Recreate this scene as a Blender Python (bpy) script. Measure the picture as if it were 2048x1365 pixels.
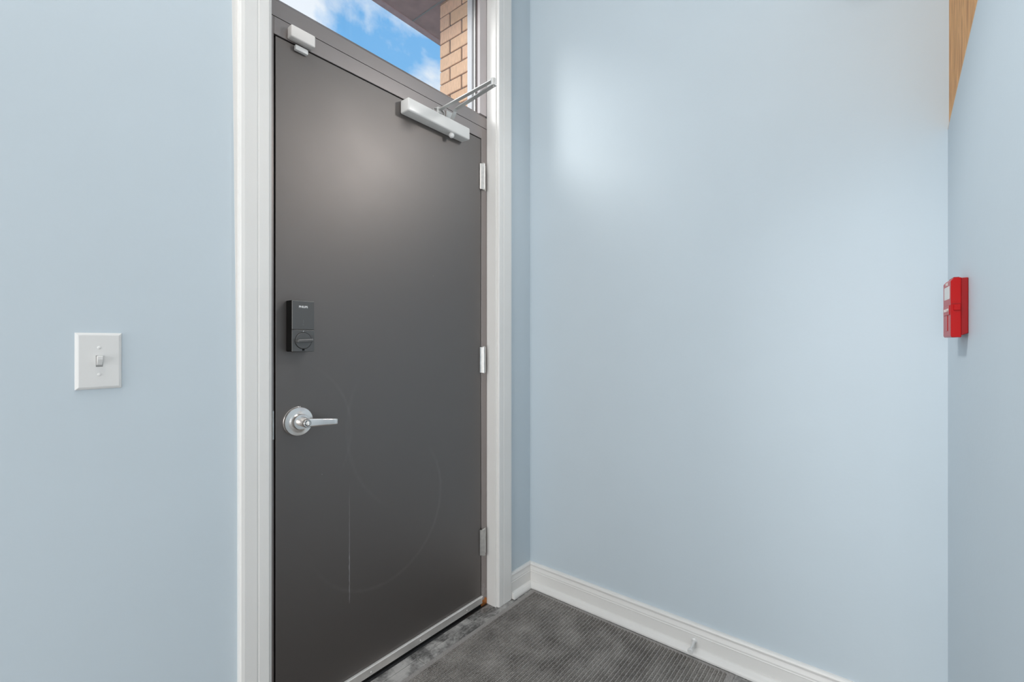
import bpy, bmesh, math, random
from mathutils import Vector, Matrix
random.seed(7)
for o in list(bpy.data.objects): bpy.data.objects.remove(o, do_unlink=True)
C = bpy.context.scene.collection
sc = bpy.context.scene
H = 1.208                      # camera height; "h" values below are heights relative to the lens

# ------------------------------------------------------------------ camera
cam = bpy.data.objects.new('camera', bpy.data.cameras.new('camera')); C.objects.link(cam)
cam.location = (0, 0, H)
cam.rotation_euler = (math.radians(90), 0, math.radians(39.1 - 90))
cam.data.sensor_width = 36.0; cam.data.sensor_fit = 'HORIZONTAL'
cam.data.lens = 915 / 2048 * 36
cam.data.shift_y = 3.5 / 2048
cam.data.clip_start = 0.01
sc.camera = cam

# ------------------------------------------------------------------ colour management
sc.view_settings.view_transform = 'Standard'; sc.view_settings.look = 'None'
sc.view_settings.gamma = 1.0; sc.view_settings.use_curve_mapping = False
sc.view_settings.exposure = 0.02

# ------------------------------------------------------------------ sky
def world():
    w = bpy.data.worlds.new('sky'); sc.world = w; w.use_nodes = True
    nt = w.node_tree; nt.nodes.clear(); N = nt.nodes.new; L = nt.links.new
    tc = N('ShaderNodeTexCoord'); sep = N('ShaderNodeSeparateXYZ'); L(tc.outputs['Generated'], sep.inputs[0])
    grad = N('ShaderNodeValToRGB'); L(sep.outputs['Z'], grad.inputs[0])
    e = grad.color_ramp.elements
    e[0].position = 0.0; e[0].color = (0.92, 0.94, 0.95, 1)
    e[1].position = 0.75; e[1].color = (0.11, 0.33, 0.66, 1)
    m = e.new(0.42); m.color = (0.17, 0.42, 0.72, 1)
    mp = N('ShaderNodeMapping'); mp.inputs['Scale'].default_value = (1, 1, 1.35)
    mp.inputs['Location'].default_value = (3.12, 1.57, 0.3)
    L(tc.outputs['Generated'], mp.inputs[0])
    n1 = N('ShaderNodeTexNoise'); n1.inputs['Scale'].default_value = 5.2; n1.inputs['Detail'].default_value = 9
    n1.inputs['Roughness'].default_value = 0.56; n1.inputs['Distortion'].default_value = 0.25
    L(mp.outputs[0], n1.inputs['Vector'])
    r = N('ShaderNodeValToRGB'); L(n1.outputs['Fac'], r.inputs[0])
    r.color_ramp.elements[0].position = 0.42; r.color_ramp.elements[0].color = (0, 0, 0, 1)
    r.color_ramp.elements[1].position = 0.56; r.color_ramp.elements[1].color = (1, 1, 1, 1)
    mx = N('ShaderNodeMix'); mx.data_type = 'RGBA'
    L(r.outputs[0], mx.inputs[0]); L(grad.outputs[0], mx.inputs[6]); mx.inputs[7].default_value = (0.70, 0.74, 0.79, 1)
    bg = N('ShaderNodeBackground'); L(mx.outputs[2], bg.inputs[0]); bg.inputs[1].default_value = 1.3
    out = N('ShaderNodeOutputWorld'); L(bg.outputs[0], out.inputs[0])
world()

# ------------------------------------------------------------------ sun and added fill lights
def aim(o, d): o.rotation_euler = Vector(d).to_track_quat('-Z', 'Y').to_euler()
sun = bpy.data.objects.new('sun', bpy.data.lights.new('sun', 'SUN')); C.objects.link(sun)
sun.data.energy = 1.45; sun.data.angle = math.radians(20); sun.data.color = (1.0, 0.96, 0.9)
sun.location = (-4, 5, 6); aim(sun, (0.86, -0.51, -0.50))
def area(name, loc, size, energy, d=(0, 0, -1), col=(1, 0.985, 0.96)):
    l = bpy.data.lights.new(name, 'AREA'); l.shape = 'RECTANGLE'; l.size, l.size_y = size
    l.energy = energy; l.color = col
    o = bpy.data.objects.new(name, l); C.objects.link(o); o.location = loc; aim(o, d); return o
CEIL = 3.70
tl = area('added_door_spot', (1.70, 0.15, H + 1.26), (0.14, 0.14), 1.15, (-0.78, 1.28, -0.78)); tl.data.spread = math.radians(76)  # unseen lamp added to make the door's highlight and shadows
sl = bpy.data.lights.new('added_partition_spot', 'SPOT'); sl.energy = 135; sl.spot_size = math.radians(34); sl.spot_blend = 1.0; sl.shadow_soft_size = 0.06; sl.color = (1, 0.985, 0.96)
so_ = bpy.data.objects.new('added_partition_spot', sl); C.objects.link(so_); so_.location = (0.20, 1.20, CEIL - 0.25); aim(so_, (1.22, -1.36, -2.35))  # unseen lamp added to brighten the partition
area('added_ceiling_fill', (-0.2, 0.72, CEIL - 0.07), (1.15, 1.15), 25)  # unseen panel added as soft overhead fill
# added fill lights with no windows behind them: left, back and front walls
area('added_room_fill', (-3.12, 0.15, 1.2), (1.9, 1.9), 46, (1, 0.03, -0.02), (1, 0.98, 0.96))
area('added_room_fill', (-1.3, -3.52, 1.2), (3.0, 1.9), 80, (0.25, 1, -0.02), (1, 0.98, 0.96))
area('added_room_fill', (-1.95, 1.33, 1.2), (1.9, 1.9), 52, (0.45, -1, -0.02), (1, 0.98, 0.96))

# ------------------------------------------------------------------ materials
def mat(name, col, rough=0.5, metal=0.0, spec=0.5, bump=0.0, bscale=200.0, var=0.0, vscale=6.0, coat=0.0):
    m = bpy.data.materials.new(name); m.use_nodes = True
    nt = m.node_tree; b = nt.nodes['Principled BSDF']; N = nt.nodes.new; L = nt.links.new
    b.inputs['Base Color'].default_value = (*col, 1); b.inputs['Roughness'].default_value = rough
    b.inputs['Metallic'].default_value = metal; b.inputs['Specular IOR Level'].default_value = spec
    b.inputs['Coat Weight'].default_value = coat
    g = N('ShaderNodeNewGeometry')
    if var:
        n = N('ShaderNodeTexNoise'); n.inputs['Scale'].default_value = vscale; n.inputs['Detail'].default_value = 4
        L(g.outputs['Position'], n.inputs['Vector'])
        r = N('ShaderNodeMapRange'); r.inputs[1].default_value = 0.3; r.inputs[2].default_value = 0.7
        r.inputs[3].default_value = 1 - var; r.inputs[4].default_value = 1 + var
        L(n.outputs['Fac'], r.inputs[0])
        x = N('ShaderNodeVectorMath'); x.operation = 'SCALE'; x.inputs[0].default_value = col
        L(r.outputs[0], x.inputs['Scale']); L(x.outputs[0], b.inputs['Base Color'])
    if bump:
        n = N('ShaderNodeTexNoise'); n.inputs['Scale'].default_value = bscale; n.inputs['Detail'].default_value = 3
        L(g.outputs['Position'], n.inputs['Vector'])
        bp = N('ShaderNodeBump'); bp.inputs['Strength'].default_value = bump; bp.inputs['Distance'].default_value = 0.002
        L(n.outputs['Fac'], bp.inputs['Height']); L(bp.outputs[0], b.inputs['Normal'])
    return m

M = {}
M['blue'] = mat('pale_blue_wall_paint', (0.575, 0.655, 0.712), 0.55, spec=0.35, bump=0.12, bscale=90, var=0.012, vscale=3)
M['white'] = mat('white_trim_paint', (0.80, 0.79, 0.77), 0.32, bump=0.06, bscale=140, var=0.012)
M['ceil'] = mat('ceiling_paint', (0.8, 0.8, 0.79), 0.8)
M['plastic'] = mat('white_plastic', (0.76, 0.76, 0.75), 0.3)
M['ivory'] = mat('ivory_plastic', (0.80, 0.77, 0.745), 0.35)
M['closer'] = mat('pale_grey_enamel', (0.74, 0.735, 0.72), 0.3)
M['arm'] = mat('silver_painted_steel', (0.52, 0.52, 0.51), 0.35, metal=0.35)
M['chrome'] = mat('satin_chrome', (0.93, 0.89, 0.86), 0.24, metal=1.0, bump=0.03, bscale=500)
M['nickel'] = mat('brushed_steel_hinge', (0.66, 0.65, 0.63), 0.35, metal=0.85, var=0.1, vscale=60)
M['alu'] = mat('aluminium_strip', (0.72, 0.69, 0.66), 0.38, metal=0.7, var=0.05, vscale=40)
M['lip'] = mat('aluminium_lip', (0.92, 0.89, 0.86), 0.35, metal=0.4)
M['lock'] = mat('black_lock_plastic', (0.16, 0.155, 0.15), 0.38, metal=0.85, bump=0.05, bscale=900)
M['lockside'] = mat('black_lock_housing', (0.004, 0.004, 0.004), 0.5, spec=0.2)
M['black'] = mat('black_rubber', (0.006, 0.006, 0.006), 0.7, spec=0.2)
M['print'] = mat('white_print', (0.85, 0.85, 0.85), 0.5)
M['grey_print'] = mat('grey_print', (0.25, 0.25, 0.25), 0.5)
M['red'] = mat('red_painted_metal', (0.44, 0.001, 0.002), 0.3, spec=0.22)
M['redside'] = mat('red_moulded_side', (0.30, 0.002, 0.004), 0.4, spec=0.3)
M['label'] = mat('station_label', (0.72, 0.70, 0.68), 0.4)
M['stop'] = mat('grey_metal_glazing_stop', (0.55, 0.50, 0.50), 0.4, var=0.03)
M['stop_white'] = mat('white_metal_glazing_stop', (0.75, 0.74, 0.76), 0.45)
M['stop_dark'] = mat('brown_glazing_gasket', (0.10, 0.065, 0.065), 0.5)
M['soffit'] = mat('brown_soffit_paint', (0.36, 0.235, 0.225), 0.55, var=0.18, vscale=14, bump=0.3, bscale=60)
M['fascia'] = mat('brown_fascia_paint', (0.46, 0.33, 0.35), 0.5, var=0.1, vscale=30)
M['mortar'] = mat('brown_grey_mortar', (0.20, 0.135, 0.11), 0.9, bump=0.8, bscale=250, var=0.2, vscale=60)
M['ground'] = mat('concrete_ground', (0.35, 0.34, 0.32), 0.85, var=0.1)
M['paper'] = mat('cut_drywall_edge', (0.78, 0.66, 0.55), 0.8)
M['slab'] = mat('floor_slab', (0.22, 0.215, 0.21), 0.7, var=0.2, vscale=90)
M['dark_threshold'] = mat('dark_worn_threshold', (0.035, 0.033, 0.032), 0.45, var=0.3, vscale=50)

def nodes(m):
    nt = m.node_tree; return nt, nt.nodes['Principled BSDF'], nt.nodes.new, nt.links.new
def math_n(nt, op, a, b=None, clamp=False):
    n = nt.nodes.new('ShaderNodeMath'); n.operation = op; n.use_clamp = clamp
    for i, v in enumerate((a, b)):
        if v is None: continue
        if isinstance(v, (int, float)): n.inputs[i].default_value = v
        else: nt.links.new(v, n.inputs[i])
    return n.outputs[0]

def door_material():
    m = mat('black_satin_door_paint', (0.026, 0.0245, 0.0245), 0.33, metal=1.0)
    nt, b, N, L = nodes(m); b.inputs['IOR'].default_value = 1.9
    g = N('ShaderNodeNewGeometry'); s = N('ShaderNodeSeparateXYZ'); L(g.outputs['Position'], s.inputs[0])
    X, Z = s.outputs['X'], s.outputs['Z']
    fine = N('ShaderNodeTexNoise'); fine.inputs['Scale'].default_value = 45; fine.inputs['Detail'].default_value = 5
    L(g.outputs['Position'], fine.inputs['Vector'])
    soft = N('ShaderNodeTexNoise'); soft.inputs['Scale'].default_value = 4; soft.inputs['Detail'].default_value = 3
    L(g.outputs['Position'], soft.inputs['Vector'])
    wob = math_n(nt, 'MULTIPLY', math_n(nt, 'SUBTRACT', fine.outputs['Fac'], 0.5), 0.004)
    # the long vertical scratch
    dx = math_n(nt, 'ABSOLUTE', math_n(nt, 'SUBTRACT', math_n(nt, 'ADD', X, wob), 0.869))
    line = math_n(nt, 'SUBTRACT', 1.0, math_n(nt, 'DIVIDE', dx, 0.0024), True)
    def window(v, lo, hi, f):
        a = math_n(nt, 'DIVIDE', math_n(nt, 'SUBTRACT', v, lo), f, True)
        c = math_n(nt, 'DIVIDE', math_n(nt, 'SUBTRACT', hi, v), f, True)
        return math_n(nt, 'MULTIPLY', a, c)
    scr = math_n(nt, 'MULTIPLY', line, window(Z, H - 0.905, H - 0.48, 0.22))
    scr2 = math_n(nt, 'MULTIPLY', line, window(Z, H - 0.90, H - 0.72, 0.02))
    scr = math_n(nt, 'ADD', math_n(nt, 'MULTIPLY', scr, 0.3), math_n(nt, 'MULTIPLY', scr2, 0.35))
    # rubbed arcs left by something swinging against the paint
    def arc(cx, cz, r, w, zlo, zhi, xlo, xhi, amp):
        ax = math_n(nt, 'SUBTRACT', X, cx); az = math_n(nt, 'SUBTRACT', Z, cz)
        d = math_n(nt, 'SQRT', math_n(nt, 'ADD', math_n(nt, 'MULTIPLY', ax, ax), math_n(nt, 'MULTIPLY', az, az)))
        k = math_n(nt, 'SUBTRACT', 1.0, math_n(nt, 'DIVIDE', math_n(nt, 'ABSOLUTE', math_n(nt, 'SUBTRACT', d, r)), w), True)
        k = math_n(nt, 'MULTIPLY', k, window(Z, zlo, zhi, 0.1)); k = math_n(nt, 'MULTIPLY', k, window(X, xlo, xhi, 0.15))
        return math_n(nt, 'MULTIPLY', k, amp)
    a1 = arc(1.0, H - 0.60, 0.286, 0.010, 0.2, 0.80, 0.72, 1.42, 0.035)
    a2 = arc(0.62, H - 0.30, 0.255, 0.008, 0.75, 1.15, 0.5, 1.0, 0.025)
    a3 = arc(1.22, H - 0.30, 0.36, 0.010, 0.55, 1.1, 0.7, 1.1, 0.02)
    tot = math_n(nt, 'ADD', math_n(nt, 'ADD', scr, a1), math_n(nt, 'ADD', a2, a3))
    tot = math_n(nt, 'MULTIPLY', tot, math_n(nt, 'MULTIPLY', fine.outputs['Fac'], 1.8), True)
    # specks of dust
    vor = N('ShaderNodeTexVoronoi'); vor.inputs['Scale'].default_value = 11; L(g.outputs['Position'], vor.inputs['Vector'])
    spk = math_n(nt, 'MULTIPLY', math_n(nt, 'LESS_THAN', vor.outputs['Distance'], 0.016), 0.2)
    tot = math_n(nt, 'ADD', tot, spk, True)
    mx = N('ShaderNodeMix'); mx.data_type = 'RGBA'; L(tot, mx.inputs[0])
    mx.inputs[6].default_value = (0.215, 0.197, 0.188, 1); mx.inputs[7].default_value = (0.95, 0.93, 0.91, 1)
    L(mx.outputs[2], b.inputs['Base Color'])
    rr = math_n(nt, 'ADD', 0.47, math_n(nt, 'MULTIPLY', soft.outputs['Fac'], 0.08)); L(rr, b.inputs['Roughness'])
    return m
M['door'] = door_material()

def frame_material():
    m = mat('dark_brown_grey_frame_paint', (0.06, 0.05, 0.05), 0.42, metal=0.8)
    nt, b, N, L = nodes(m)
    g = N('ShaderNodeNewGeometry'); s = N('ShaderNodeSeparateXYZ'); L(g.outputs['Position'], s.inputs[0])
    n = N('ShaderNodeTexNoise'); n.inputs['Scale'].default_value = 55; n.inputs['Detail'].default_value = 6; L(g.outputs['Position'], n.inputs['Vector'])
    zz = math_n(nt, 'ADD', s.outputs['Z'], math_n(nt, 'MULTIPLY', math_n(nt, 'SUBTRACT', n.outputs['Fac'], 0.5), 0.05))
    rust = math_n(nt, 'LESS_THAN', zz, 0.030)
    dirt = math_n(nt, 'MULTIPLY', math_n(nt, 'LESS_THAN', zz, 0.12), math_n(nt, 'GREATER_THAN', n.outputs['Fac'], 0.52))
    m1 = N('ShaderNodeMix'); m1.data_type = 'RGBA'; L(math_n(nt, 'MULTIPLY', dirt, 0.5), m1.inputs[0])
    m1.inputs[6].default_value = (0.34, 0.305, 0.295, 1); m1.inputs[7].default_value = (0.45, 0.42, 0.42, 1)
    m2 = N('ShaderNodeMix'); m2.data_type = 'RGBA'; L(rust, m2.inputs[0]); L(m1.outputs[2], m2.inputs[6])
    m2.inputs[7].default_value = (0.52, 0.20, 0.06, 1)
    L(m2.outputs[2], b.inputs['Base Color'])
    return m
M['frame'] = frame_material()

def glass():
    m = bpy.data.materials.new('window_glass'); m.use_nodes = True; nt = m.node_tree; nt.nodes.clear(); N = nt.nodes.new; L = nt.links.new
    t = N('ShaderNodeBsdfTransparent'); t.inputs[0].default_value = (0.97, 0.98, 0.985, 1)
    g = N('ShaderNodeBsdfGlossy'); g.inputs['Roughness'].default_value = 0.02
    f = N('ShaderNodeFresnel'); f.inputs[0].default_value = 1.45
    k = math_n(nt, 'MULTIPLY', f.outputs[0], 0.12)
    x = N('ShaderNodeMixShader'); L(k, x.inputs[0]); L(t.outputs[0], x.inputs[1]); L(g.outputs[0], x.inputs[2])
    o = N('ShaderNodeOutputMaterial'); L(x.outputs[0], o.inputs[0]); return m
M['glass'] = glass()

def brick_mat(i, c):
    m = mat('tan_brick_%d' % i, c, 0.85)
    nt, b, N, L = nodes(m)
    g = N('ShaderNodeNewGeometry'); mp = N('ShaderNodeMapping'); mp.inputs['Scale'].default_value = (60, 160, 30); L(g.outputs['Position'], mp.inputs[0])
    n = N('ShaderNodeTexNoise'); n.inputs['Scale'].default_value = 1.0; n.inputs['Detail'].default_value = 4; L(mp.outputs[0], n.inputs['Vector'])
    r = N('ShaderNodeMapRange'); r.inputs[1].default_value = 0.3; r.inputs[2].default_value = 0.7; r.inputs[3].default_value = 0.86; r.inputs[4].default_value = 1.1
    L(n.outputs['Fac'], r.inputs[0])
    x = N('ShaderNodeVectorMath'); x.operation = 'SCALE'; x.inputs[0].default_value = c; L(r.outputs[0], x.inputs['Scale']); L(x.outputs[0], b.inputs['Base Color'])
    bp = N('ShaderNodeBump'); bp.inputs['Strength'].default_value = 0.5; bp.inputs['Distance'].default_value = 0.002; L(n.outputs['Fac'], bp.inputs['Height']); L(bp.outputs[0], b.inputs['Normal'])
    return m
BR = [brick_mat(i, c) for i, c in enumerate([(0.84, 0.52, 0.32), (0.88, 0.56, 0.36), (0.80, 0.49, 0.30), (0.87, 0.54, 0.36)])]

def wood():
    m = mat('orange_brown_plywood', (0.55, 0.29, 0.11), 0.55)
    nt, b, N, L = nodes(m)
    g = N('ShaderNodeNewGeometry'); mp = N('ShaderNodeMapping'); mp.inputs['Scale'].default_value = (26, 26, 3.0); L(g.outputs['Position'], mp.inputs[0])
    n = N('ShaderNodeTexNoise'); n.inputs['Scale'].default_value = 3.0; n.inputs['Detail'].default_value = 8; n.inputs['Distortion'].default_value = 0.6; L(mp.outputs[0], n.inputs['Vector'])
    r = N('ShaderNodeValToRGB'); L(n.outputs['Fac'], r.inputs[0])
    r.color_ramp.elements[0].position = 0.32; r.color_ramp.elements[0].color = (0.52, 0.22, 0.06, 1)
    r.color_ramp.elements[1].position = 0.66; r.color_ramp.elements[1].color = (0.86, 0.45, 0.16, 1)
    L(r.outputs[0], b.inputs['Base Color'])
    return m
M['wood'] = wood()

def tile_mat():
    m = mat('scuffed_grey_vinyl_tile', (0.2, 0.2, 0.2), 0.42)
    nt, b, N, L = nodes(m)
    g = N('ShaderNodeNewGeometry'); mp = N('ShaderNodeMapping'); mp.inputs['Scale'].default_value = (14, 30, 10); mp.inputs['Rotation'].default_value = (0, 0, 0.5); L(g.outputs['Position'], mp.inputs[0])
    n = N('ShaderNodeTexNoise'); n.inputs['Scale'].default_value = 1.6; n.inputs['Detail'].default_value = 9; n.inputs['Roughness'].default_value = 0.68; n.inputs['Distortion'].default_value = 1.6; L(mp.outputs[0], n.inputs['Vector'])
    r = N('ShaderNodeValToRGB'); L(n.outputs['Fac'], r.inputs[0])
    e = r.color_ramp.elements; e[0].position = 0.38; e[0].color = (0.075, 0.072, 0.07, 1); e[1].position = 0.70; e[1].color = (0.42, 0.40, 0.39, 1)
    q = e.new(0.52); q.color = (0.17, 0.165, 0.16, 1)
    # chalky scuffs
    n2 = N('ShaderNodeTexNoise'); n2.inputs['Scale'].default_value = 7; n2.inputs['Detail'].default_value = 7; n2.inputs['Roughness'].default_value = 0.7; L(g.outputs['Position'], n2.inputs['Vector'])
    r2 = N('ShaderNodeValToRGB'); L(n2.outputs['Fac'], r2.inputs[0]); r2.color_ramp.elements[0].position = 0.46; r2.color_ramp.elements[1].position = 0.60
    mx = N('ShaderNodeMix'); mx.data_type = 'RGBA'; L(math_n(nt, 'MULTIPLY', r2.outputs[0], 0.75), mx.inputs[0]); L(r.outputs[0], mx.inputs[6]); mx.inputs[7].default_value = (0.62, 0.60, 0.58, 1)
    L(mx.outputs[2], b.inputs['Base Color'])
    return m
M['tile'] = tile_mat()
M['joint'] = mat('pale_dust_in_joints', (0.75, 0.73, 0.71), 0.8)

def mat_fibre(name, lo, hi, sc_=900):
    m = mat(name, lo, 0.95, spec=0.1)
    nt, b, N, L = nodes(m)
    g = N('ShaderNodeNewGeometry')
    n = N('ShaderNodeTexNoise'); n.inputs['Scale'].default_value = sc_; n.inputs['Detail'].default_value = 2; L(g.outputs['Position'], n.inputs['Vector'])
    n2 = N('ShaderNodeTexNoise'); n2.inputs['Scale'].default_value = 9; n2.inputs['Detail'].default_value = 3; L(g.outputs['Position'], n2.inputs['Vector'])
    k = math_n(nt, 'ADD', n.outputs['Fac'], math_n(nt, 'MULTIPLY', math_n(nt, 'SUBTRACT', n2.outputs['Fac'], 0.5), 0.35))
    r = N('ShaderNodeValToRGB'); L(k, r.inputs[0])
    r.color_ramp.elements[0].position = 0.36; r.color_ramp.elements[0].color = (*lo, 1)
    r.color_ramp.elements[1].position = 0.68; r.color_ramp.elements[1].color = (*hi, 1)
    L(r.outputs[0], b.inputs['Base Color'])
    bp = N('ShaderNodeBump'); bp.inputs['Strength'].default_value = 0.9; bp.inputs['Distance'].default_value = 0.002; L(n.outputs['Fac'], bp.inputs['Height']); L(bp.outputs[0], b.inputs['Normal'])
    return m
M['rib'] = mat_fibre('charcoal_rib_carpet', (0.07, 0.062, 0.056), (0.44, 0.41, 0.38), 600)
M['valley'] = mat_fibre('pale_carpet_valley', (0.32, 0.30, 0.285), (0.66, 0.63, 0.60), 600)
M['border'] = mat_fibre('rubber_border', (0.30, 0.28, 0.27), (0.44, 0.42, 0.40), 300)

# ------------------------------------------------------------------ mesh helpers (world coordinates)
def box(bm, x0, x1, y0, y1, z0, z1, bevel=0.0, seg=2):
    r = bmesh.ops.create_cube(bm, size=1.0); vs = r['verts']
    for v in vs:
        v.co = Vector((x0 if v.co.x < 0 else x1, y0 if v.co.y < 0 else y1, z0 if v.co.z < 0 else z1))
    if bevel:
        es = list({e for v in vs for e in v.link_edges})
        bmesh.ops.bevel(bm, geom=es, offset=bevel, segments=seg, affect='EDGES', profile=0.5)
    return bm
def cyl(bm, c0, c1, r0, r1=None, seg=32, caps=True):
    r1 = r0 if r1 is None else r1
    c0, c1 = Vector(c0), Vector(c1); d = c1 - c0
    q = d.to_track_quat('Z', 'Y').to_matrix().to_4x4(); q.translation = (c0 + c1) / 2
    bmesh.ops.create_cone(bm, cap_ends=caps, segments=seg, radius1=r0, radius2=r1, depth=d.length, matrix=q)
    return bm
def lathe(bm, c, axis, prof, seg=40):
    """prof = [(distance along axis, radius)]"""
    q = Vector(axis).to_track_quat('Z', 'Y').to_matrix(); c = Vector(c); rings = []
    for t, r in prof:
        rings.append([bm.verts.new(c + q @ Vector((r * math.cos(2*math.pi*i/seg), r * math.sin(2*math.pi*i/seg), t))) for i in range(seg)])
    for a, b2 in zip(rings, rings[1:]):
        for i in range(seg):
            bm.faces.new((a[i], a[(i+1) % seg], b2[(i+1) % seg], b2[i]))
    bm.faces.new(list(reversed(rings[0]))); bm.faces.new(rings[-1])
    return bm
def prism(bm, poly, f0, f1):
    """poly: list of 2D points; f0/f1 map a 2D point to both end caps"""
    a = [bm.verts.new(f0(p)) for p in poly]; b = [bm.verts.new(f1(p)) for p in poly]; n = len(poly)
    for i in range(n): bm.faces.new((a[i], a[(i+1) % n], b[(i+1) % n], b[i]))
    bm.faces.new(list(reversed(a))); bm.faces.new(b)
    return bm
def sweep(bm, path, w, t, side):
    """flat bar along path: width w along 'side', thickness t across"""
    path = [Vector(p) for p in path]; side = Vector(side); rings = []
    for i, p in enumerate(path):
        d = (path[min(i+1, len(path)-1)] - path[max(i-1, 0)]).normalized()
        s = (side - d * side.dot(d)).normalized(); u = d.cross(s).normalized()
        rings.append([bm.verts.new(p + s*a*w/2 + u*b*t/2) for a, b in ((-1, -1), (1, -1), (1, 1), (-1, 1))])
    for a, b in zip(rings, rings[1:]):
        for i in range(4): bm.faces.new((a[i], a[(i+1) % 4], b[(i+1) % 4], b[i]))
    bm.faces.new(list(reversed(rings[0]))); bm.faces.new(rings[-1])
    return bm
def obj(name, bm, m, parent=None, smooth=False, kind=None, label=None, bevel=0):
    bmesh.ops.recalc_face_normals(bm, faces=bm.faces)
    if parent is None:
        xs = [v.co for v in bm.verts]
        o0 = Vector(((min(v.x for v in xs)+max(v.x for v in xs))/2, (min(v.y for v in xs)+max(v.y for v in xs))/2, min(v.z for v in xs)))
    else:
        r = parent; o0 = Vector(r.location)
        while r.parent: r = r.parent; o0 = o0 + r.location
    bmesh.ops.translate(bm, vec=-o0, verts=bm.verts)
    me = bpy.data.meshes.new(name); bm.to_mesh(me); bm.free()
    me.materials.append(m)
    o = bpy.data.objects.new(name, me); C.objects.link(o)
    if parent is None: o.location = o0
    else: o.parent = parent
    if smooth:
        for p in me.polygons: p.use_smooth = True
        try: me.set_sharp_from_angle(angle=math.radians(35))
        except Exception: pass
    if bevel:
        b = o.modifiers.new('bevel', 'BEVEL'); b.width = bevel; b.segments = 2; b.limit_method = 'ANGLE'
    if kind: o['kind'] = kind
    if label: o['label'] = label
    return o
def empty(name, loc, label=None, cat=None, kind=None, group=None):
    o = bpy.data.objects.new(name, None); C.objects.link(o); o.location = loc; o.empty_display_size = 0.05
    if label: o['label'] = label
    if cat: o['category'] = cat
    if kind: o['kind'] = kind
    if group: o['group'] = group
    return o
def B(): return bmesh.new()
def S(name, bm, m, label, **k):
    o = obj(name, bm, m, kind='structure', **k); o['label'] = label; return o

# ------------------------------------------------------------------ dimensions
XW = 1.836; YW = 1.376; YF = 1.427         # right wall, door wall, face of the door
OX0, OX1 = 0.588, 1.571                     # finished opening
XL, YB = -3.2, -3.6
OT = H + 1.66                               # top of the transom opening

# ------------------------------------------------------------------ room shell
bm = B()
box(bm, XL - 0.1, 0.576, YW, 1.53, -0.1, CEIL + 0.1)
box(bm, 1.583, XW + 0.1, YW, 1.53, -0.1, CEIL + 0.1)
box(bm, 0.576, 1.583, YW, 1.53, OT + 0.012, CEIL + 0.1)
S('wall_front', bm, M['blue'], 'pale blue painted wall around the black door')
bm = B(); box(bm, XW, XW + 0.12, YB, YW, -0.1, CEIL + 0.1)
S('wall_right', bm, M['blue'], 'pale blue painted wall to the right of the door')
bm = B(); box(bm, XL - 0.1, XL, YB, YW, -0.1, CEIL + 0.1)
S('wall_left', bm, M['blue'], 'pale blue painted wall at far left of the room')
bm = B(); box(bm, XL - 0.1, XW + 0.1, YB - 0.1, YB, -0.1, CEIL + 0.1)
S('wall_back', bm, M['blue'], 'pale blue painted wall behind the camera')
bm = B(); box(bm, XL - 0.1, XW + 0.1, YB - 0.1, 1.53, CEIL, CEIL + 0.1)
S('ceiling', bm, M['ceil'], 'white painted ceiling')
# partition with a sloping top, plywood behind it
PH = math.tan(math.radians(3.0))
def wallpt(x): return -0.145 - (XW - x) * PH
x0, x1 = 0.62, XW
bm = B()
def top(x): return H + 0.622 + (XW - x) * 0.401
poly = [(x0, 0), (x1, 0), (x1, top(x1)), (x0, top(x0))]
prism(bm, poly, lambda p: Vector((p[0], wallpt(p[0]), p[1])), lambda p: Vector((p[0], wallpt(p[0]) - 0.0022, p[1])))
S('wall_near', bm, M['blue'], 'pale blue painted partition with a sloping top edge on the right')
bm = B()
prism(bm, [(x0, top(x0)), (x1, top(x1)), (x1, top(x1) + 0.002), (x0, top(x0) + 0.002)], lambda p: Vector((p[0], wallpt(p[0]) + 0.0005, p[1])), lambda p: Vector((p[0], wallpt(p[0]) - 0.0022, p[1])))
S('trim_3', bm, M['paper'], 'raw cream edge of the sloping drywall beside the plywood')
bm = B()
prism(bm, [(x0, 0), (x1, 0), (x1, H + 1.25), (x0, H + 1.25)], lambda p: Vector((p[0], wallpt(p[0]) - 0.0024, p[1])), lambda p: Vector((p[0], wallpt(p[0]) - 0.033, p[1])))
o = obj('plywood_panel', bm, M['wood']); o['label'] = 'orange-brown plywood panel showing above the sloping blue partition at top right'; o['category'] = 'plywood panel'

bm = B(); prism(bm, [(x0, H + 1.25), (x1, H + 1.25), (x1, CEIL), (x0, CEIL)], lambda p: Vector((p[0], wallpt(p[0]), p[1])), lambda p: Vector((p[0], wallpt(p[0]) - 0.033, p[1])))  # unseen wall added so the door top reflects blue, not plywood
S('wall_upper', bm, M['blue'], 'unseen pale blue painted wall added above the plywood')

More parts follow.
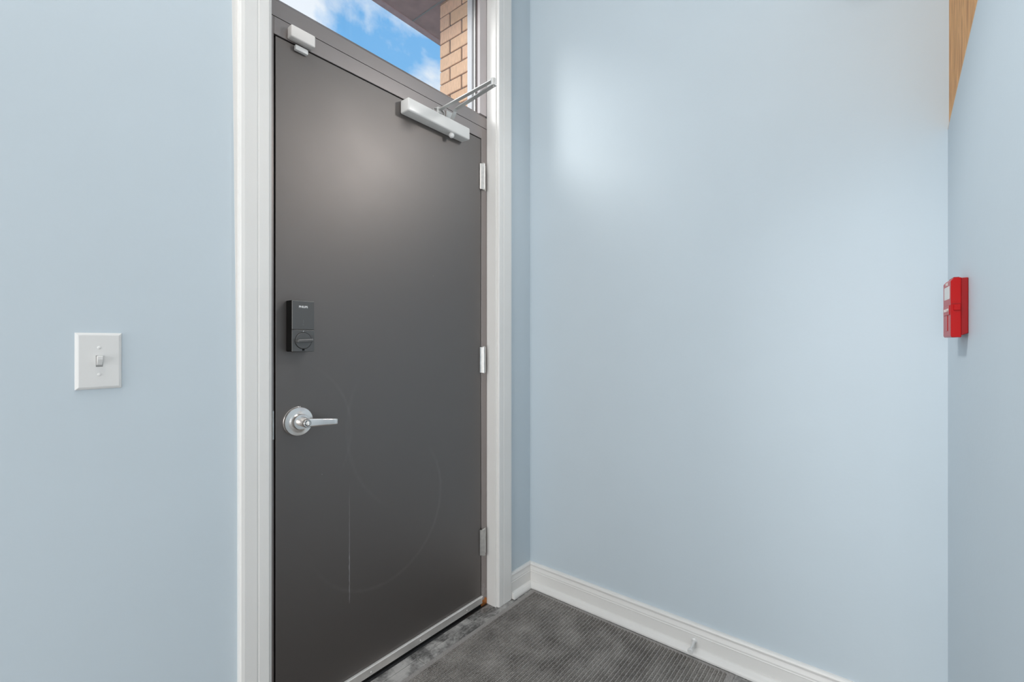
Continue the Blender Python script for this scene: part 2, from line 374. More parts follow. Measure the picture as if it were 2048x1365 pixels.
# floor: slab with vinyl tiles on it
bm = B(); box(bm, XL - 0.1, XW + 0.1, YB - 0.1, 1.53, -0.12, -0.0031)
floor = S('floor', bm, M['joint'], 'dark grey scuffed vinyl tile floor')
T = 0.305; g = 0.0014
def tile_mesh(w, d):
    bm = B(); box(bm, g, w - g, g, d - g, -0.003, 0.0, 0.0004, 1)
    me = bpy.data.meshes.new('tile'); bm.to_mesh(me); bm.free(); me.materials.append(M['tile']); return me
cache = {}
xs = [1.433 - T * k for k in range(5, -1, -1)] + [1.433]
xs = sorted(set([round(v, 4) for v in xs])); xs = xs + [round(1.433 + T, 4), XW]
xs = [XW - 0.0] and sorted(set(xs))
ys = [-0.448, -0.143, 0.162, 0.467, 0.772, 1.077, 1.382, 1.4205]
for i in range(len(xs) - 1):
    for j in range(len(ys) - 1):
        xa, xb, ya, yb = xs[i], xs[i+1], ys[j], ys[j+1]
        if ya >= 1.38: xa, xb = max(xa, OX0), min(xb, OX1 + 0.01)
        if xb - xa < 0.01: continue
        key = (round(xb-xa, 4), round(yb-ya, 4))
        if key not in cache: cache[key] = tile_mesh(*key)
        t = bpy.data.objects.new('tile', cache[key]); C.objects.link(t); t.parent = floor
        t.location = Vector((xa, ya, 0)) - floor.location
xr = xs[0]
bm = B()   # the rest of the tiled floor, outside the picture
box(bm, XL, xr, YB, 1.376, -0.0031, 0.0); box(bm, xr, XW, YB, ys[0], -0.0031, 0.0)
obj('tile_field', bm, M['tile'], floor, kind='stuff')
bm = B(); box(bm, OX0, OX1, 1.4207, 1.60, -0.02, -0.001, 0.001, 1)
S('trim_4', bm, M['dark_threshold'], 'dark worn metal threshold under the door')

# ------------------------------------------------------------------ casings and jamb linings
def casing(x_in, x_out, nm, lab):
    s = 1 if x_out > x_in else -1
    prof = [(x_in, YW), (x_in, 1.3625), (x_in + s*0.0015, 1.3595), (x_in + s*0.0045, 1.358), (x_in + s*0.030, 1.358), (x_in + s*0.0315, 1.3592),
            (x_in + s*0.0335, 1.3592), (x_in + s*0.036, 1.3578), (x_out - s*0.012, 1.357), (x_out - s*0.004, 1.3585), (x_out, 1.362), (x_out, YW)]
    bm = B(); prism(bm, prof, lambda p: Vector((p[0], p[1], 0.0015)), lambda p: Vector((p[0], p[1], OT + 0.09)))
    return S(nm, bm, M['white'], lab)
casing(0.5785, 0.4985, 'trim_1', 'white painted door casing on the left of the door')
cw = bpy.data.objects['trim_1']
bm = B(); prism(bm, [(0.4988, H - 0.3), (0.4988, H + 1.6), (0.4778, H + 1.6)], lambda p: Vector((p[0], YW - 0.0012, p[1])), lambda p: Vector((p[0], YW + 0.0002, p[1])))
obj('caulk_line', bm, M['white'], cw)
casing(1.577, 1.672, 'trim_2', 'white painted moulded door casing on the right of the door')
bm = B(); box(bm, 0.5785, 1.577, 1.358, YW, OT + 0.006, OT + 0.09, 0.002)
S('trim_5', bm, M['white'], 'white painted head casing over the transom')
bm = B(); box(bm, 1.571, 1.583, 1.3725, 1.4275, 0.0, OT + 0.012, 0.0008, 1)
S('trim_6', bm, M['white'], 'white painted jamb lining on the hinge side')
bm = B(); box(bm, 0.576, 0.588, 1.3725, 1.4275, 0.0, OT + 0.012, 0.0008, 1)
S('trim_7', bm, M['white'], 'white painted jamb lining on the latch side')
bm = B(); box(bm, 0.588, 1.571, 1.3725, 1.4275, OT, OT + 0.012)
S('trim_8', bm, M['white'], 'white painted head lining over the transom')

# ------------------------------------------------------------------ baseboards with shoe moulding
BP = [(0, 0), (0.013, 0), (0.013, 0.072), (0.0145, 0.0745), (0.0125, 0.077), (0.0128, 0.083), (0.0105, 0.091), (0.0085, 0.0985), (0.0085, 0.1015),
      (0.0125, 0.1035), (0.0135, 0.108), (0.0115, 0.114), (0.007, 0.1165), (0, 0.117)]
SP = [(0.0131, 0.0015), (0.034, 0.0015), (0.0335, 0.009), (0.031, 0.016), (0.026, 0.023), (0.019, 0.028), (0.0131, 0.0295)]
def base(nm, lab, fa, fb):
    bm = B(); prism(bm, BP, fa, fb); o = S(nm, bm, M['white'], lab)
    bm = B(); prism(bm, SP, fa, fb); obj('shoe_moulding', bm, M['white'], o)
    return o
base('baseboard_front', 'white moulded baseboard stub between casing and corner',
     lambda p: Vector((1.672, YW - p[0], p[1])), lambda p: Vector((XW - p[0], YW - p[0], p[1])))
base('baseboard_right', 'white moulded baseboard along the right blue wall',
     lambda p: Vector((XW - p[0], YW - p[0], p[1])), lambda p: Vector((XW - p[0], -0.144, p[1])))
base('baseboard_left', 'white moulded baseboard under the light switch',
     lambda p: Vector((XL, YW - p[0], p[1])), lambda p: Vector((0.4985, YW - p[0], p[1])))
base('baseboard_near', 'white moulded baseboard on the partition',
     lambda p: Vector((x0, wallpt(x0) + p[0], p[1])), lambda p: Vector((XW - 0.034, wallpt(XW) + p[0] + 0.0018, p[1])))

# ------------------------------------------------------------------ door
door = empty('door_1', (1.077, 1.45, 0.0), 'black satin painted metal entry door with closer and lever', kind='structure')
DX0, DX1 = 0.6225, 1.5303; DT = H + 0.929; DB = 0.014
bm = B(); box(bm, DX0, DX1, YF, YF + 0.045, DB, DT, 0.0012)
obj('door_slab', bm, M['door'], door)
# frame: jambs with rabbet and head
bm = B()
for (xa, xb, sa, sb) in ((0.588, 0.6175, 0.6175, 0.632), (1.5345, 1.571, 1.5185, 1.5345)):
    box(bm, xa, xb, YF, 1.54, 0.0, H + 0.987, 0.001, 1)
    box(bm, sa, sb, YF + 0.047, 1.52, 0.0, H + 0.934)
box(bm, 0.6175, 1.5345, YF, 1.54, H + 0.934, H + 0.987, 0.001, 1)
fr = obj('door_frame', bm, M['frame'], door, label='dark brown-grey metal door frame with rust at its foot')
bm = B(); box(bm, 0.6177, 0.6205, YF + 0.006, YF + 0.05, 0.0, DT + 0.004); box(bm, 1.5315, 1.5343, YF + 0.006, YF + 0.05, 0.0, DT + 0.004); box(bm, 0.6205, 1.5315, YF + 0.006, YF + 0.05, DT + 0.002, DT + 0.0045)
obj('gasket', bm, M['black'], fr)
bm = B(); box(bm, 0.6130, 0.6174, YF - 0.0015, YF + 0.001, H - 0.292, H - 0.205, 0.0006, 1)
obj('strike_plate', bm, M['nickel'], fr, label='thin steel strike plate in the latch-side frame')
# sweep
bm = B(); box(bm, DX0 + 0.001, DX1 + 0.0035, YF - 0.0065, YF - 0.0003, H - 1.1885, H - 1.1600, 0.0004, 1)
sw = obj('door_sweep', bm, M['alu'], door, label='aluminium door sweep along the bottom of the door')
bm = B(); box(bm, DX0 + 0.001, DX1 + 0.0035, YF - 0.0105, YF - 0.0003, H - 1.1600, H - 1.1545, 0.0012, 1)
obj('sweep_lip', bm, M['lip'], sw)
bm = B(); box(bm, DX0 + 0.002, DX1, YF + 0.001, YF + 0.006, 0.003, DB + 0.012)
obj('rubber_strip', bm, M['black'], sw)
for sx in (0.68, 0.815, 0.95, 1.175, 1.435):
    bm = B(); lathe(bm, (sx, YF - 0.0065, H - 1.1765), (0, -1, 0), [(0, 0.0028), (0.0008, 0.0026), (0.0014, 0.0014)], 14)
    obj('screw', bm, M['lip'], sw, smooth=True)
# hinges
for h1 in (0.820, -0.016, -0.848):
    z1 = H + h1; z0 = z1 - 0.124
    bm = B(); c = (1.5385, YF - 0.0095)
    for k in range(5):
        a = z0 + 0.004 + k * 0.0232; cyl(bm, (c[0], c[1], a + 0.0003), (c[0], c[1], a + 0.0229), 0.0078, seg=20)
    cyl(bm, (c[0], c[1], z0 + 0.004), (c[0], c[1], z1 - 0.004), 0.0074, seg=16)
    hg = obj('hinge', bm, M['nickel'], door, smooth=True, label='brushed steel butt hinge')
    for zz, s in ((z1 - 0.004, 1), (z0 + 0.004, -1)):
        bm = B(); lathe(bm, (c[0], c[1], zz), (0, 0, s), [(0, 0.0078), (0.002, 0.0076), (0.0045, 0.0045), (0.005, 0.001)], 16); obj('pin_cap', bm, M['nickel'], hg, smooth=True)
    bm = B(); sweep(bm, [(1.5215, YF - 0.0018, (z0+z1)/2), (1.5268, YF - 0.0045, (z0+z1)/2), (1.5318, YF - 0.011, (z0+z1)/2)], z1 - z0 - 0.008, 0.0024, (0, 0, 1))
    obj('hinge_leaf', bm, M['nickel'], hg)
    bm = B(); box(bm, 1.543, 1.5615, YF - 0.0022, YF - 0.0002, z0 + 0.004, z1 - 0.004); obj('hinge_leaf', bm, M['nickel'], hg)

# lever handle
cx, cz = 0.6895, H - 0.246
bm = B(); lathe(bm, (cx, YF, cz), (0, -1, 0), [(0, 0.0455), (0.003, 0.0455), (0.0036, 0.0445), (0.0044, 0.0445), (0.005, 0.0455), (0.009, 0.0452), (0.0115, 0.0435), (0.013, 0.036), (0.014, 0.030), (0.016, 0.0268)], 56)
lv = obj('lever_handle', bm, M['chrome'], door, smooth=True, label='satin chrome lever handle on a round rose')
bm = B(); lathe(bm, (cx, YF - 0.0145, cz), (0, -1, 0), [(0, 0.0265), (0.010, 0.0255), (0.0135, 0.0235), (0.0145, 0.019), (0.0145, 0.0155)], 48)
obj('collar', bm, M['chrome'], lv, smooth=True)
bm = B(); lathe(bm, (cx, YF - 0.026, cz), (0, -1, 0), [(0, 0.0135), (0.030, 0.0135), (0.0375, 0.0132), (0.040, 0.0115)], 40)
obj('neck', bm, M['chrome'], lv, smooth=True)
# blade
bm = B(); rings = []
for k in range(17):
    u = k / 16; x = cx + 0.001 + u * 0.1015
    zc = cz + 0.0005 - 0.009 * u; hh = (0.0134 * (1 - u) + 0.0092 * u); yc = YF - 0.0605 + 0.003 * math.sin(u * 3.14)
    if u > 0.93: yc += (u - 0.93) ** 1 * 0.14
    th = 0.0055 * (1 - u) + 0.0032 * u
    ring = []
    for j in range(14):
        a = 2 * math.pi * j / 14
        cy_, cz_ = math.cos(a), math.sin(a)
        ring.append(bm.verts.new((x, yc + th * math.copysign(abs(cy_) ** 0.6, cy_), zc + hh * math.copysign(abs(cz_) ** 0.55, cz_))))
    rings.append(ring)
for a, b in zip(rings, rings[1:]):
    for j in range(14): bm.faces.new((a[j], a[(j+1) % 14], b[(j+1) % 14], b[j]))
bm.faces.new(rings[0]); bm.faces.new(list(reversed(rings[-1])))
obj('lever_blade', bm, M['chrome'], lv, smooth=True)
bm = B(); box(bm, cx + 0.099, cx + 0.1025, YF - 0.058, YF - 0.040, cz - 0.0165, cz + 0.0005, 0.0014, 2)
obj('lever_return', bm, M['chrome'], lv, smooth=True)
bm = B(); lathe(bm, (cx, YF - 0.0655, cz), (0, -1, 0), [(0, 0.0076), (0.0016, 0.0076), (0.0020, 0.007)], 28); obj('lock_button', bm, M['chrome'], lv, smooth=True)
bm = B(); lathe(bm, (cx, YF - 0.0655, cz), (0, -1, 0), [(0, 0.0092), (0.0006, 0.0092)], 28); obj('button_gap', bm, M['black'], lv)
bm = B(); box(bm, cx - 0.0014, cx + 0.0014, YF - 0.0705, YF - 0.0670, cz - 0.0055, cz + 0.0055, 0.0006, 1); obj('thumb_bar', bm, M['chrome'], lv)

# keypad deadbolt (inside unit)
LX0, LX1, LZ0, LZ1, LY = 0.6535, 0.7243, H - 0.0275, H + 0.1296, YF - 0.038
bm = B(); box(bm, LX0, LX1, LY + 0.004, YF, LZ0, LZ1, 0.003)
lk = obj('deadbolt_lock', bm, M['lockside'], door, label='black rectangular electronic deadbolt with a round thumb turn')
bm = B(); box(bm, LX0 + 0.0004, LX1 - 0.0004, LY, LY + 0.005, H + 0.0401, LZ1 - 0.0003, 0.0016)
obj('upper_cover', bm, M['lock'], lk)
bm = B(); box(bm, LX0 + 0.0004, LX1 - 0.0004, LY, LY + 0.005, LZ0 + 0.0003, H + 0.0393, 0.0010)
obj('lower_cover', bm, M['lock'], lk)
tx, tz = 0.689, H + 0.0065
bm = B(); lathe(bm, (tx, LY + 0.001, tz), (0, -1, 0), [(0, 0.0262), (0.0014, 0.0262)], 48); obj('dial_groove', bm, M['black'], lk)
bm = B(); lathe(bm, (tx, LY + 0.001, tz), (0, -1, 0), [(0, 0.0248), (0.0022, 0.0248), (0.0028, 0.024)], 48); dial = obj('dial', bm, M['lock'], lk, smooth=True)
bm = B()
r = math.radians(3)
box(bm, -0.0245, 0.0245, LY - 0.0155, LY - 0.001, -0.0042, 0.0042, 0.0016)
for v in bm.verts:
    x, z = v.co.x, v.co.z; v.co.x = tx + x*math.cos(r) - z*math.sin(r); v.co.z = tz + x*math.sin(r) + z*math.cos(r)
mt = mat('satin_black_turn', (0.10, 0.098, 0.097), 0.25, spec=0.7)
obj('thumb_turn', bm, mt, lk, label='bar-shaped thumb turn catching the light')
bm = B(); box(bm, tx - 0.0036, tx + 0.0036, LY - 0.0006, LY + 0.001, H - 0.0245, H - 0.0192); obj('reset_hole', bm, M['black'], lk)
bm = B(); prism(bm, [(tx - 0.0018, H + 0.0343), (tx + 0.0002, H + 0.0343), (tx + 0.0024, H + 0.0375), (tx + 0.0004, H + 0.0367)], lambda p: Vector((p[0], LY - 0.0004, p[1])), lambda p: Vector((p[0], LY + 0.0005, p[1])))
obj('arrow_mark', bm, M['print'], lk)
bm = B(); box(bm, tx - 0.0002, tx + 0.0002, LY - 0.0003, LY + 0.0005, H + 0.060, H + 0.071); box(bm, tx - 0.003, tx + 0.002, LY - 0.0003, LY + 0.0005, H + 0.0548, H + 0.0556)
obj('unlock_mark', bm, M['grey_print'], lk)
def text(name, s, size, loc, rot, m, parent, width=None, ext=0.0003):
    cu = bpy.data.curves.new(name, 'FONT'); cu.body = s; cu.size = size; cu.align_x = 'CENTER'; cu.align_y = 'CENTER'; cu.extrude = ext; cu.offset = size * 0.02
    o = bpy.data.objects.new(name + '_tmp', cu); C.objects.link(o)
    dg = bpy.context.evaluated_depsgraph_get(); dg.update()
    me = bpy.data.meshes.new_from_object(o.evaluated_get(dg)); bpy.data.objects.remove(o)
    bm = B(); bm.from_mesh(me)
    if width:
        w = max(v.co.x for v in bm.verts) - min(v.co.x for v in bm.verts)
        for v in bm.verts: v.co.x *= width / w
    mm = Matrix.Translation(loc) @ rot.to_4x4()
    bmesh.ops.transform(bm, matrix=mm, verts=bm.verts)
    return obj(name, bm, m, parent)
RF = Matrix.Rotation(math.radians(90), 3, 'X')      # text facing -Y
text('lettering', 'PHILIPS', 0.0088, Vector((0.689, LY - 0.0003, H + 0.1103)), RF, M['print'], lk, 0.0272)

# ------------------------------------------------------------------ transom window
win = empty('window_1', (1.08, 1.46, H + 0.987), 'transom window over the black door with sky and brick behind', kind='structure')
bm = B(); prism(bm, [(YF, H + 0.9885), (YF, H + 1.036), (YF + 0.006, H + 1.047), (1.455, H + 1.050), (1.455, H + 0.9885)], lambda p: Vector((0.588, p[0], p[1])), lambda p: Vector((1.571, p[0], p[1])))
box(bm, 0.588, 1.571, 1.462, 1.53, H + 0.9885, H + 1.044)
obj('sill_bar', bm, M['frame'], win, label='brown-grey metal bar between the door head and the glass')
bm = B(); box(bm, 0.588, 1.571, YF, 1.455, H + 1.615, OT); obj('head_bar', bm, M['frame'], win)
bm = B(); box(bm, 1.526, 1.5708, YF + 0.001, 1.444, H + 1.048, H + 1.615, 0.0006, 1); obj('side_stop', bm, M['stop'], win)
bm = B(); box(bm, 0.5882, 0.633, YF + 0.001, 1.444, H + 1.048, H + 1.615, 0.0006, 1); obj('side_stop', bm, M['stop'], win)
for xa, xb in ((1.529, 1.571), (0.588, 0.630)):
    bm = B(); box(bm, xa, xb, 1.444, 1.455, H + 1.048, H + 1.615); obj('glazing_gasket', bm, M['stop_dark'], win)
    d = 0.001 if xa > 1 else -0.001
    bm = B(); box(bm, xa, xb, 1.462, 1.468, H + 1.044, OT); obj('outer_lip', bm, M['lip'], win)
    bm = B(); box(bm, xa + 2.5*d, xb + (0 if d > 0 else 2.5*d), 1.468, 1.483, H + 1.044, OT); obj('outer_groove', bm, mat('grey_metal_groove', (0.28, 0.27, 0.27), 0.5), win)
    bm = B(); box(bm, xa, xb, 1.483, 1.512, H + 1.044, OT, 0.0006, 1); obj('outer_stop', bm, M['stop_white'], win)
bm = B(); box(bm, 0.59, 1.569, 1.4555, 1.4615, H + 1.035, OT - 0.002); obj('glass_pane', bm, M['glass'], win)

# ------------------------------------------------------------------ outside: brick reveal, overhang, ground
SOF = H + 1.678
bm = B(); box(bm, 1.541, 2.35, 1.532, 1.702, -0.1, CEIL + 0.3); bw = S('wall_outside', bm, M['mortar'], 'tan brick reveal seen through the transom glass')
bm = B()
def brick(y0, y1, zc, deep):
    bm = B(); j = random.uniform(-0.0008, 0.0008)
    box(bm, 1.535 + j, 1.535 + deep, y0, y1, zc - 0.0302, zc + 0.0302, 0.0022, 1)
    obj('brick', bm, random.choice(BR), bw)
for k in range(-4, 8):
    zc = H + 1.3085 + k * 0.0665
    if k % 2 == 0: brick(1.6428, 1.708, zc, 0.19); brick(1.513, 1.6333, zc, 0.06)
    else: brick(1.5625, 1.708, zc, 0.09); brick(1.513, 1.553, zc, 0.06)
    xx = 1.535 + (0.20 if k % 2 == 0 else 0.10)
    while xx < 2.3 and k < 6:
        bm = B(); xe = min(xx + 0.193, 2.35); box(bm, xx, xe, 1.66, 1.708, zc - 0.0302, zc + 0.0302, 0.0022, 1); obj('brick', bm, random.choice(BR), bw); xx += 0.203
bm = B(); box(bm, 1.24, 2.4, 1.53, 1.905, SOF, SOF + 0.10)
so = obj('roof_overhang', bm, M['soffit']); so['label'] = 'brown painted roof overhang seen through the transom glass'; so['category'] = 'roof overhang'
bm = B(); box(bm, 1.235, 2.4, 1.905, 1.943, SOF - 0.004, SOF + 0.13, 0.002, 1); obj('fascia', bm, M['fascia'], so, label='paler brown edge strip of the overhang')
bm = B(); box(bm, 1.52, 1.526, 1.535, 1.904, SOF - 0.0035, SOF + 0.001); obj('seam', bm, M['grey_print'], so)
bm = B(); box(bm, -30, 30, 1.54, 60, -0.25, -0.13); S('ground', bm, M['ground'], 'concrete ground outside the door')

# ------------------------------------------------------------------ things
# door sensor
sn = empty('door_sensor', (0.695, YF, H + 0.912), 'white plastic door alarm sensor at the top left corner of the black door', 'sensor')
bm = B(); box(bm, 0.6572, 0.7335, YF - 0.0285, YF - 0.0002, H + 0.9355, H + 0.9725, 0.004, 3); obj('transmitter_case', bm, M['ivory'], sn, smooth=True)
bm = B(); box(bm, 0.6768, 0.7175, YF - 0.0140, YF - 0.0002, H + 0.9105, H + 0.9265, 0.003, 2); obj('magnet_case', bm, M['plastic'], sn, smooth=True)

# door closer
dc = empty('door_closer', (1.245, YF, H + 0.87), 'pale grey door closer with folded silver arms at the top of the black door', 'door closer')
bm = B(); box(bm, 1.0815, 1.4095, YF - 0.050, YF - 0.0002, H + 0.8705, H + 0.9205, 0.006, 4)
obj('closer_body', bm, M['closer'], dc, smooth=True)
bm = B(); bmesh.ops.create_uvsphere(bm, u_segments=20, v_segments=12, radius=0.0115, matrix=Matrix.Translation((1.317, 1.394, H + 0.8625)))
obj('adjusting_knob', bm, M['plastic'], dc, smooth=True)
spx, spy = 1.248, 1.398
bm = B(); cyl(bm, (spx, spy, H + 0.918), (spx, spy, H + 0.950), 0.010, seg=24); lathe(bm, (spx, spy, H + 0.9245), (0, 0, 1), [(0, 0.015), (0.003, 0.015), (0.004, 0.011)], 24)
obj('spindle', bm, M['arm'], dc, smooth=True)
elb = Vector((1.256, 1.108, H + 0.953))
bm = B(); sweep(bm, [(spx, spy + 0.004, H + 0.940), (spx + 0.001, spy - 0.05, H + 0.943), (elb.x, elb.y, elb.z + 0.009)], 0.0160, 0.0048, (1, 0, 0))
obj('main_arm', bm, M['arm'], dc, bevel=0.001)
bm = B(); sweep(bm, [(elb.x, elb.y - 0.008, elb.z - 0.010), (1.317, 1.355, H + 0.9645), (1.3205, 1.370, H + 0.9645), (1.323, 1.380, H + 0.960), (1.325, 1.387, H + 0.950), (1.331, 1.418, H + 0.922)], 0.0175, 0.0040, (1, 0.15, 0))
obj('forearm', bm, M['arm'], dc, bevel=0.001)
bm = B(); box(bm, 1.314, 1.350, YF - 0.007, YF - 0.0002, H + 0.9355, H + 0.975, 0.0015); obj('arm_shoe', bm, M['arm'], dc)
bm = B(); lathe(bm, (elb.x, elb.y, elb.z - 0.0135), (0, 0, 1), [(0, 0.008), (0.001, 0.0095), (0.026, 0.0095), (0.0275, 0.008)], 24); obj('elbow_pivot', bm, M['arm'], dc, smooth=True)
bm = B(); cyl(bm, (elb.x, elb.y, elb.z - 0.0155), (elb.x, elb.y, elb.z - 0.013), 0.004, seg=14); obj('pivot_rivet', bm, M['nickel'], dc)
bm = B()
sweep(bm, [(1.2285, 1.408, H + 0.9225), (1.2285, 1.408, H + 0.944), (1.238, 1.4, H + 0.9445), (1.262, 1.392, H + 0.9435), (1.272, 1.391, H + 0.936), (1.272, 1.391, H + 0.9225)], 0.010, 0.002, (0.2, 1, 0))
obj('spindle_bracket', bm, M['arm'], dc)

# light switch
ls = empty('light_switch', (0.2131, YW, H - 0.104), 'white toggle light switch on the blue wall left of the door', 'light switch')
bm = B(); px0, px1, pz0, pz1 = 0.1734, 0.2528, H - 0.1042, H + 0.0222
r0 = [(px0, pz0), (px1, pz0), (px1, pz1), (px0, pz1)]
def ring(inset, y): return [bm.verts.new((x + (inset if x == px0 else -inset), y, z + (inset if z == pz0 else -inset))) for x, z in r0]
R = [ring(0, YW - 0.0001), ring(0, YW - 0.0022), ring(0.0012, YW - 0.0042), ring(0.0048, YW - 0.0064), ring(0.0062, YW - 0.0067)]
for a, b in zip(R, R[1:]):
    for i in range(4): bm.faces.new((a[i], a[(i+1) % 4], b[(i+1) % 4], b[i]))
bm.faces.new(R[-1]); bm.faces.new(list(reversed(R[0])))
obj('face_plate', bm, M['plastic'], ls)
sxm = 0.2131; szm = H - 0.0412; fy = YW - 0.0067
bm = B(); box(bm, sxm - 0.0060, sxm + 0.0060, fy - 0.0007, fy + 0.001, szm - 0.0128, szm + 0.0128, 0.0004, 1)
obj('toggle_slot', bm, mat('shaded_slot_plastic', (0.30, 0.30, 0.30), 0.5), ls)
bm = B(); prism(bm, [(fy, szm - 0.0100), (fy, szm + 0.0105), (fy - 0.0115, szm + 0.0125), (fy - 0.0125, szm + 0.0105), (fy - 0.0120, szm + 0.0035), (fy - 0.004, szm - 0.0080)],
              lambda p: Vector((sxm - 0.0047, p[0], p[1])), lambda p: Vector((sxm + 0.0047, p[0], p[1])))
obj('toggle', bm, M['plastic'], ls, bevel=0.0006)
for dz in (0.0304, -0.0304):
    bm = B(); lathe(bm, (sxm, fy + 0.0004, szm + dz), (0, -1, 0), [(0, 0.0036), (0.0009, 0.0034), (0.0015, 0.0024)], 20); s_ = obj('screw', bm, M['plastic'], ls, smooth=True)

# fire alarm pull station, on the partition
th = math.atan(PH)
pc = Vector((1.608, wallpt(1.608), 0))            # centre of its back on the wall
ux = Vector((math.cos(th), math.sin(th), 0)); un = Vector((-math.sin(th), math.cos(th), 0))
def W(u, n, h): return pc + ux * u + un * n + Vector((0, 0, H + h))
ps = empty('fire_alarm_station', tuple(W(0, 0, 0.0125)), 'red fire alarm pull station on the right partition wall', 'fire alarm')
def stbox(name, m, u0, u1, n0, n1, h0, h1, bev=0.0, lab=None, parent=ps, taper=0.0):
    bm = B(); box(bm, u0, u1, n0, n1, h0, h1, bev)
    for v in bm.verts: v.co = W(v.co.x, v.co.y, v.co.z)
    return obj(name, bm, m, parent, label=lab)
ZB, ZT = 0.0135, 0.1600
# back box, narrower at the foot
bm = B(); prism(bm, [(-0.050, ZB + 0.004), (0.050, ZB + 0.004), (0.050, ZT - 0.001), (-0.050, ZT - 0.001)], lambda p: W(p[0], 0.0002, p[1] + (0.0 if p[1] > .1 else 0.006)), lambda p: W(p[0], 0.014, p[1]))
obj('back_box', bm, M['redside'], ps, bevel=0.0015)
bm = B()
prism(bm, [(0.0130, ZB), (0.0305, ZB), (0.032, ZB + 0.004), (0.032, ZT - 0.008), (0.027, ZT - 0.001), (0.0130, ZT)], lambda p: W(-0.052, p[0], p[1]), lambda p: W(0.052, p[0], p[1]))
hs = obj('housing', bm, M['red'], ps, bevel=0.0012)
stbox('top_lug', M['redside'], -0.03, 0.03, 0.013, 0.024, ZT - 0.001, ZT + 0.0035, 0.0008)
stbox('side_catch', M['red'], -0.0548, -0.0518, 0.014, 0.027, ZB + 0.066, ZB + 0.080, 0.0012)
stbox('side_rib', M['redside'], -0.0530, -0.0515, 0.0135, 0.031, ZB + 0.0825, ZB + 0.0835)
stbox('instruction_window', M['label'], -0.036, 0.036, 0.0315, 0.0324, ZB + 0.096, ZB + 0.128, 0.0004)
stbox('pull_handle', M['red'], -0.042, 0.042, 0.0315, 0.0335, ZB + 0.056, ZB + 0.080, 0.0015, 'red T-shaped pull handle')
stbox('pull_stem', M['red'], -0.012, 0.012, 0.0315, 0.0330, ZB + 0.016, ZB + 0.056, 0.0012)
RT = Matrix((( -ux.x, 0, un.x), (-ux.y, 0, un.y), (0, 1, 0)))
text('lettering', 'FIRE', 0.010, W(0, 0.0322, ZB + 0.1345), RT, M['label'], ps, 0.034)
text('lettering', 'PULL DOWN', 0.010, W(0, 0.0337, ZB + 0.068), RT, M['label'], ps, 0.06)

# ribbed entrance mat
mt_ = empty('entrance_mat', (1.03, 0.875, 0.0), 'charcoal ribbed entrance mat on the floor in front of the door', 'mat')
MX0, MX1, MY0, MY1 = 0.27, 1.7965, 0.419, 1.332
bm = B(); box(bm, MX0, MX1, MY0, MY1, 0.0002, 0.0035, 0.001, 1); obj('backing', bm, M['border'], mt_)
bm = B(); n = 61; p = (MY1 - MY0 - 0.042) / n; seg = 300; prev = None
xa, xb = MX0 + 0.02, MX1 - 0.018
nx = seg; rows = []
prof = [(0.00, 0.0), (0.13, 0.0), (0.24, 0.55), (0.40, 0.95), (0.58, 1.0), (0.76, 0.8), (0.88, 0.3)]
import mathutils
ny = []
for k in range(n):
    for u, hgt in prof: ny.append((MY0 + 0.021 + (k + u) * p, hgt))
ny.append((MY0 + 0.021 + n * p, 0.0))
grid = []
for (y, hgt) in ny:
    row = []
    for i in range(nx + 1):
        x = xa + (xb - xa) * i / nx
        d = mathutils.noise.noise(Vector((x * 160, y * 160, 0)))
        row.append(bm.verts.new((x, y + 0.0009 * mathutils.noise.noise(Vector((x * 90, y * 90, 5))), 0.0036 + 0.0044 * hgt * (1 + 0.28 * d) + 0.0005 * d)))
    grid.append(row)
rl = len(prof)
for j in range(len(grid) - 1):
    a, b = grid[j], grid[j+1]; mi = 1 if (j % rl) in (0, 6) else 0
    for i in range(nx):
        f = bm.faces.new((a[i], a[i+1], b[i+1], b[i])); f.material_index = mi
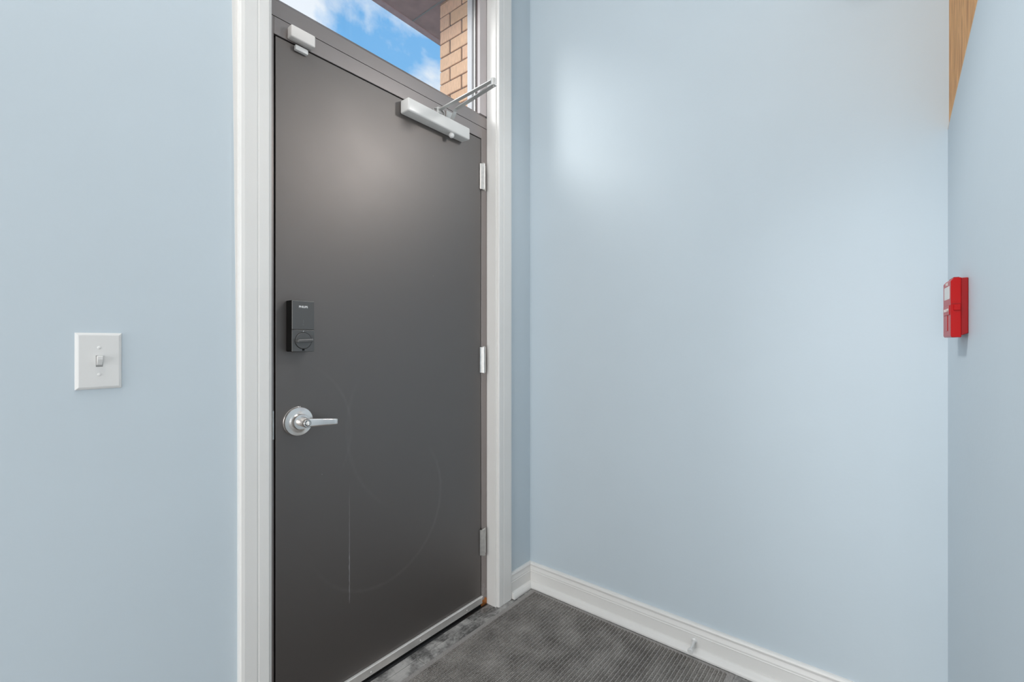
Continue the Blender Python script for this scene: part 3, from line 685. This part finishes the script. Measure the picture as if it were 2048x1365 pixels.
o = obj('ribbed_pile', bm, M['rib'], mt_, kind='stuff'); o.data.materials.append(M['valley'])

# door stop on the right baseboard
ds = empty('door_stop', (1.80, 0.570, H - 1.156), 'small white door stop screwed to the baseboard beyond the mat', 'door stop')
a = Vector((1.8228, 0.570, H - 1.1555)); b = Vector((1.760, 0.566, H - 1.1645))
dd = (b - a).normalized(); L_ = (b - a).length
bm = B(); lathe(bm, a, dd, [(0, 0.0120), (0.002, 0.0120), (0.004, 0.008), (0.006, 0.0060), (L_ - 0.018, 0.0046)], 24); obj('stem', bm, M['plastic'], ds, smooth=True)
bm = B(); lathe(bm, a + dd * (L_ - 0.018), dd, [(0, 0.0048), (0.006, 0.0068), (0.010, 0.0100), (0.016, 0.0105), (0.018, 0.009)], 24); obj('rubber_tip', bm, M['plastic'], ds, smooth=True)

# unseen lamp fixtures, added to go with the fill lights
def panel(x, y, sx, sy, lab):
    r = empty('added_ceiling_lamp', (x, y, CEIL - 0.06), lab, 'ceiling light')
    bm = B(); box(bm, x - sx/2 - 0.03, x + sx/2 + 0.03, y - sy/2 - 0.03, y + sy/2 + 0.03, CEIL - 0.055, CEIL - 0.0005, 0.004); obj('lamp_housing', bm, M['white'], r)
def spot(x, y, z, d, lab):
    tk = empty('added_spotlight', (x, y, CEIL), lab, 'spotlight')
    dv = Vector(d).normalized(); pp = Vector((x, y, z)); q = pp - dv * 0.11
    bm = B(); cyl(bm, (q.x, q.y, CEIL - 0.0005), (q.x, q.y, q.z), 0.008, seg=16); obj('stem', bm, M['white'], tk)
    bm = B(); lathe(bm, pp - dv * 0.13, dv, [(0, 0.05), (0.01, 0.075), (0.12, 0.1)], 32); obj('lamp_head', bm, M['white'], tk, smooth=True)
spot(1.70, 0.15, H + 1.26, (-0.78, 1.28, -0.78), 'unseen white spotlight on a long stem, added to light the black door')
spot(0.20, 1.20, CEIL - 0.25, (1.22, -1.36, -2.35), 'unseen white ceiling spotlight, added to brighten the sloping partition')
panel(-0.2, 0.72, 1.15, 1.15, 'unseen large square ceiling light, added as fill over the camera')
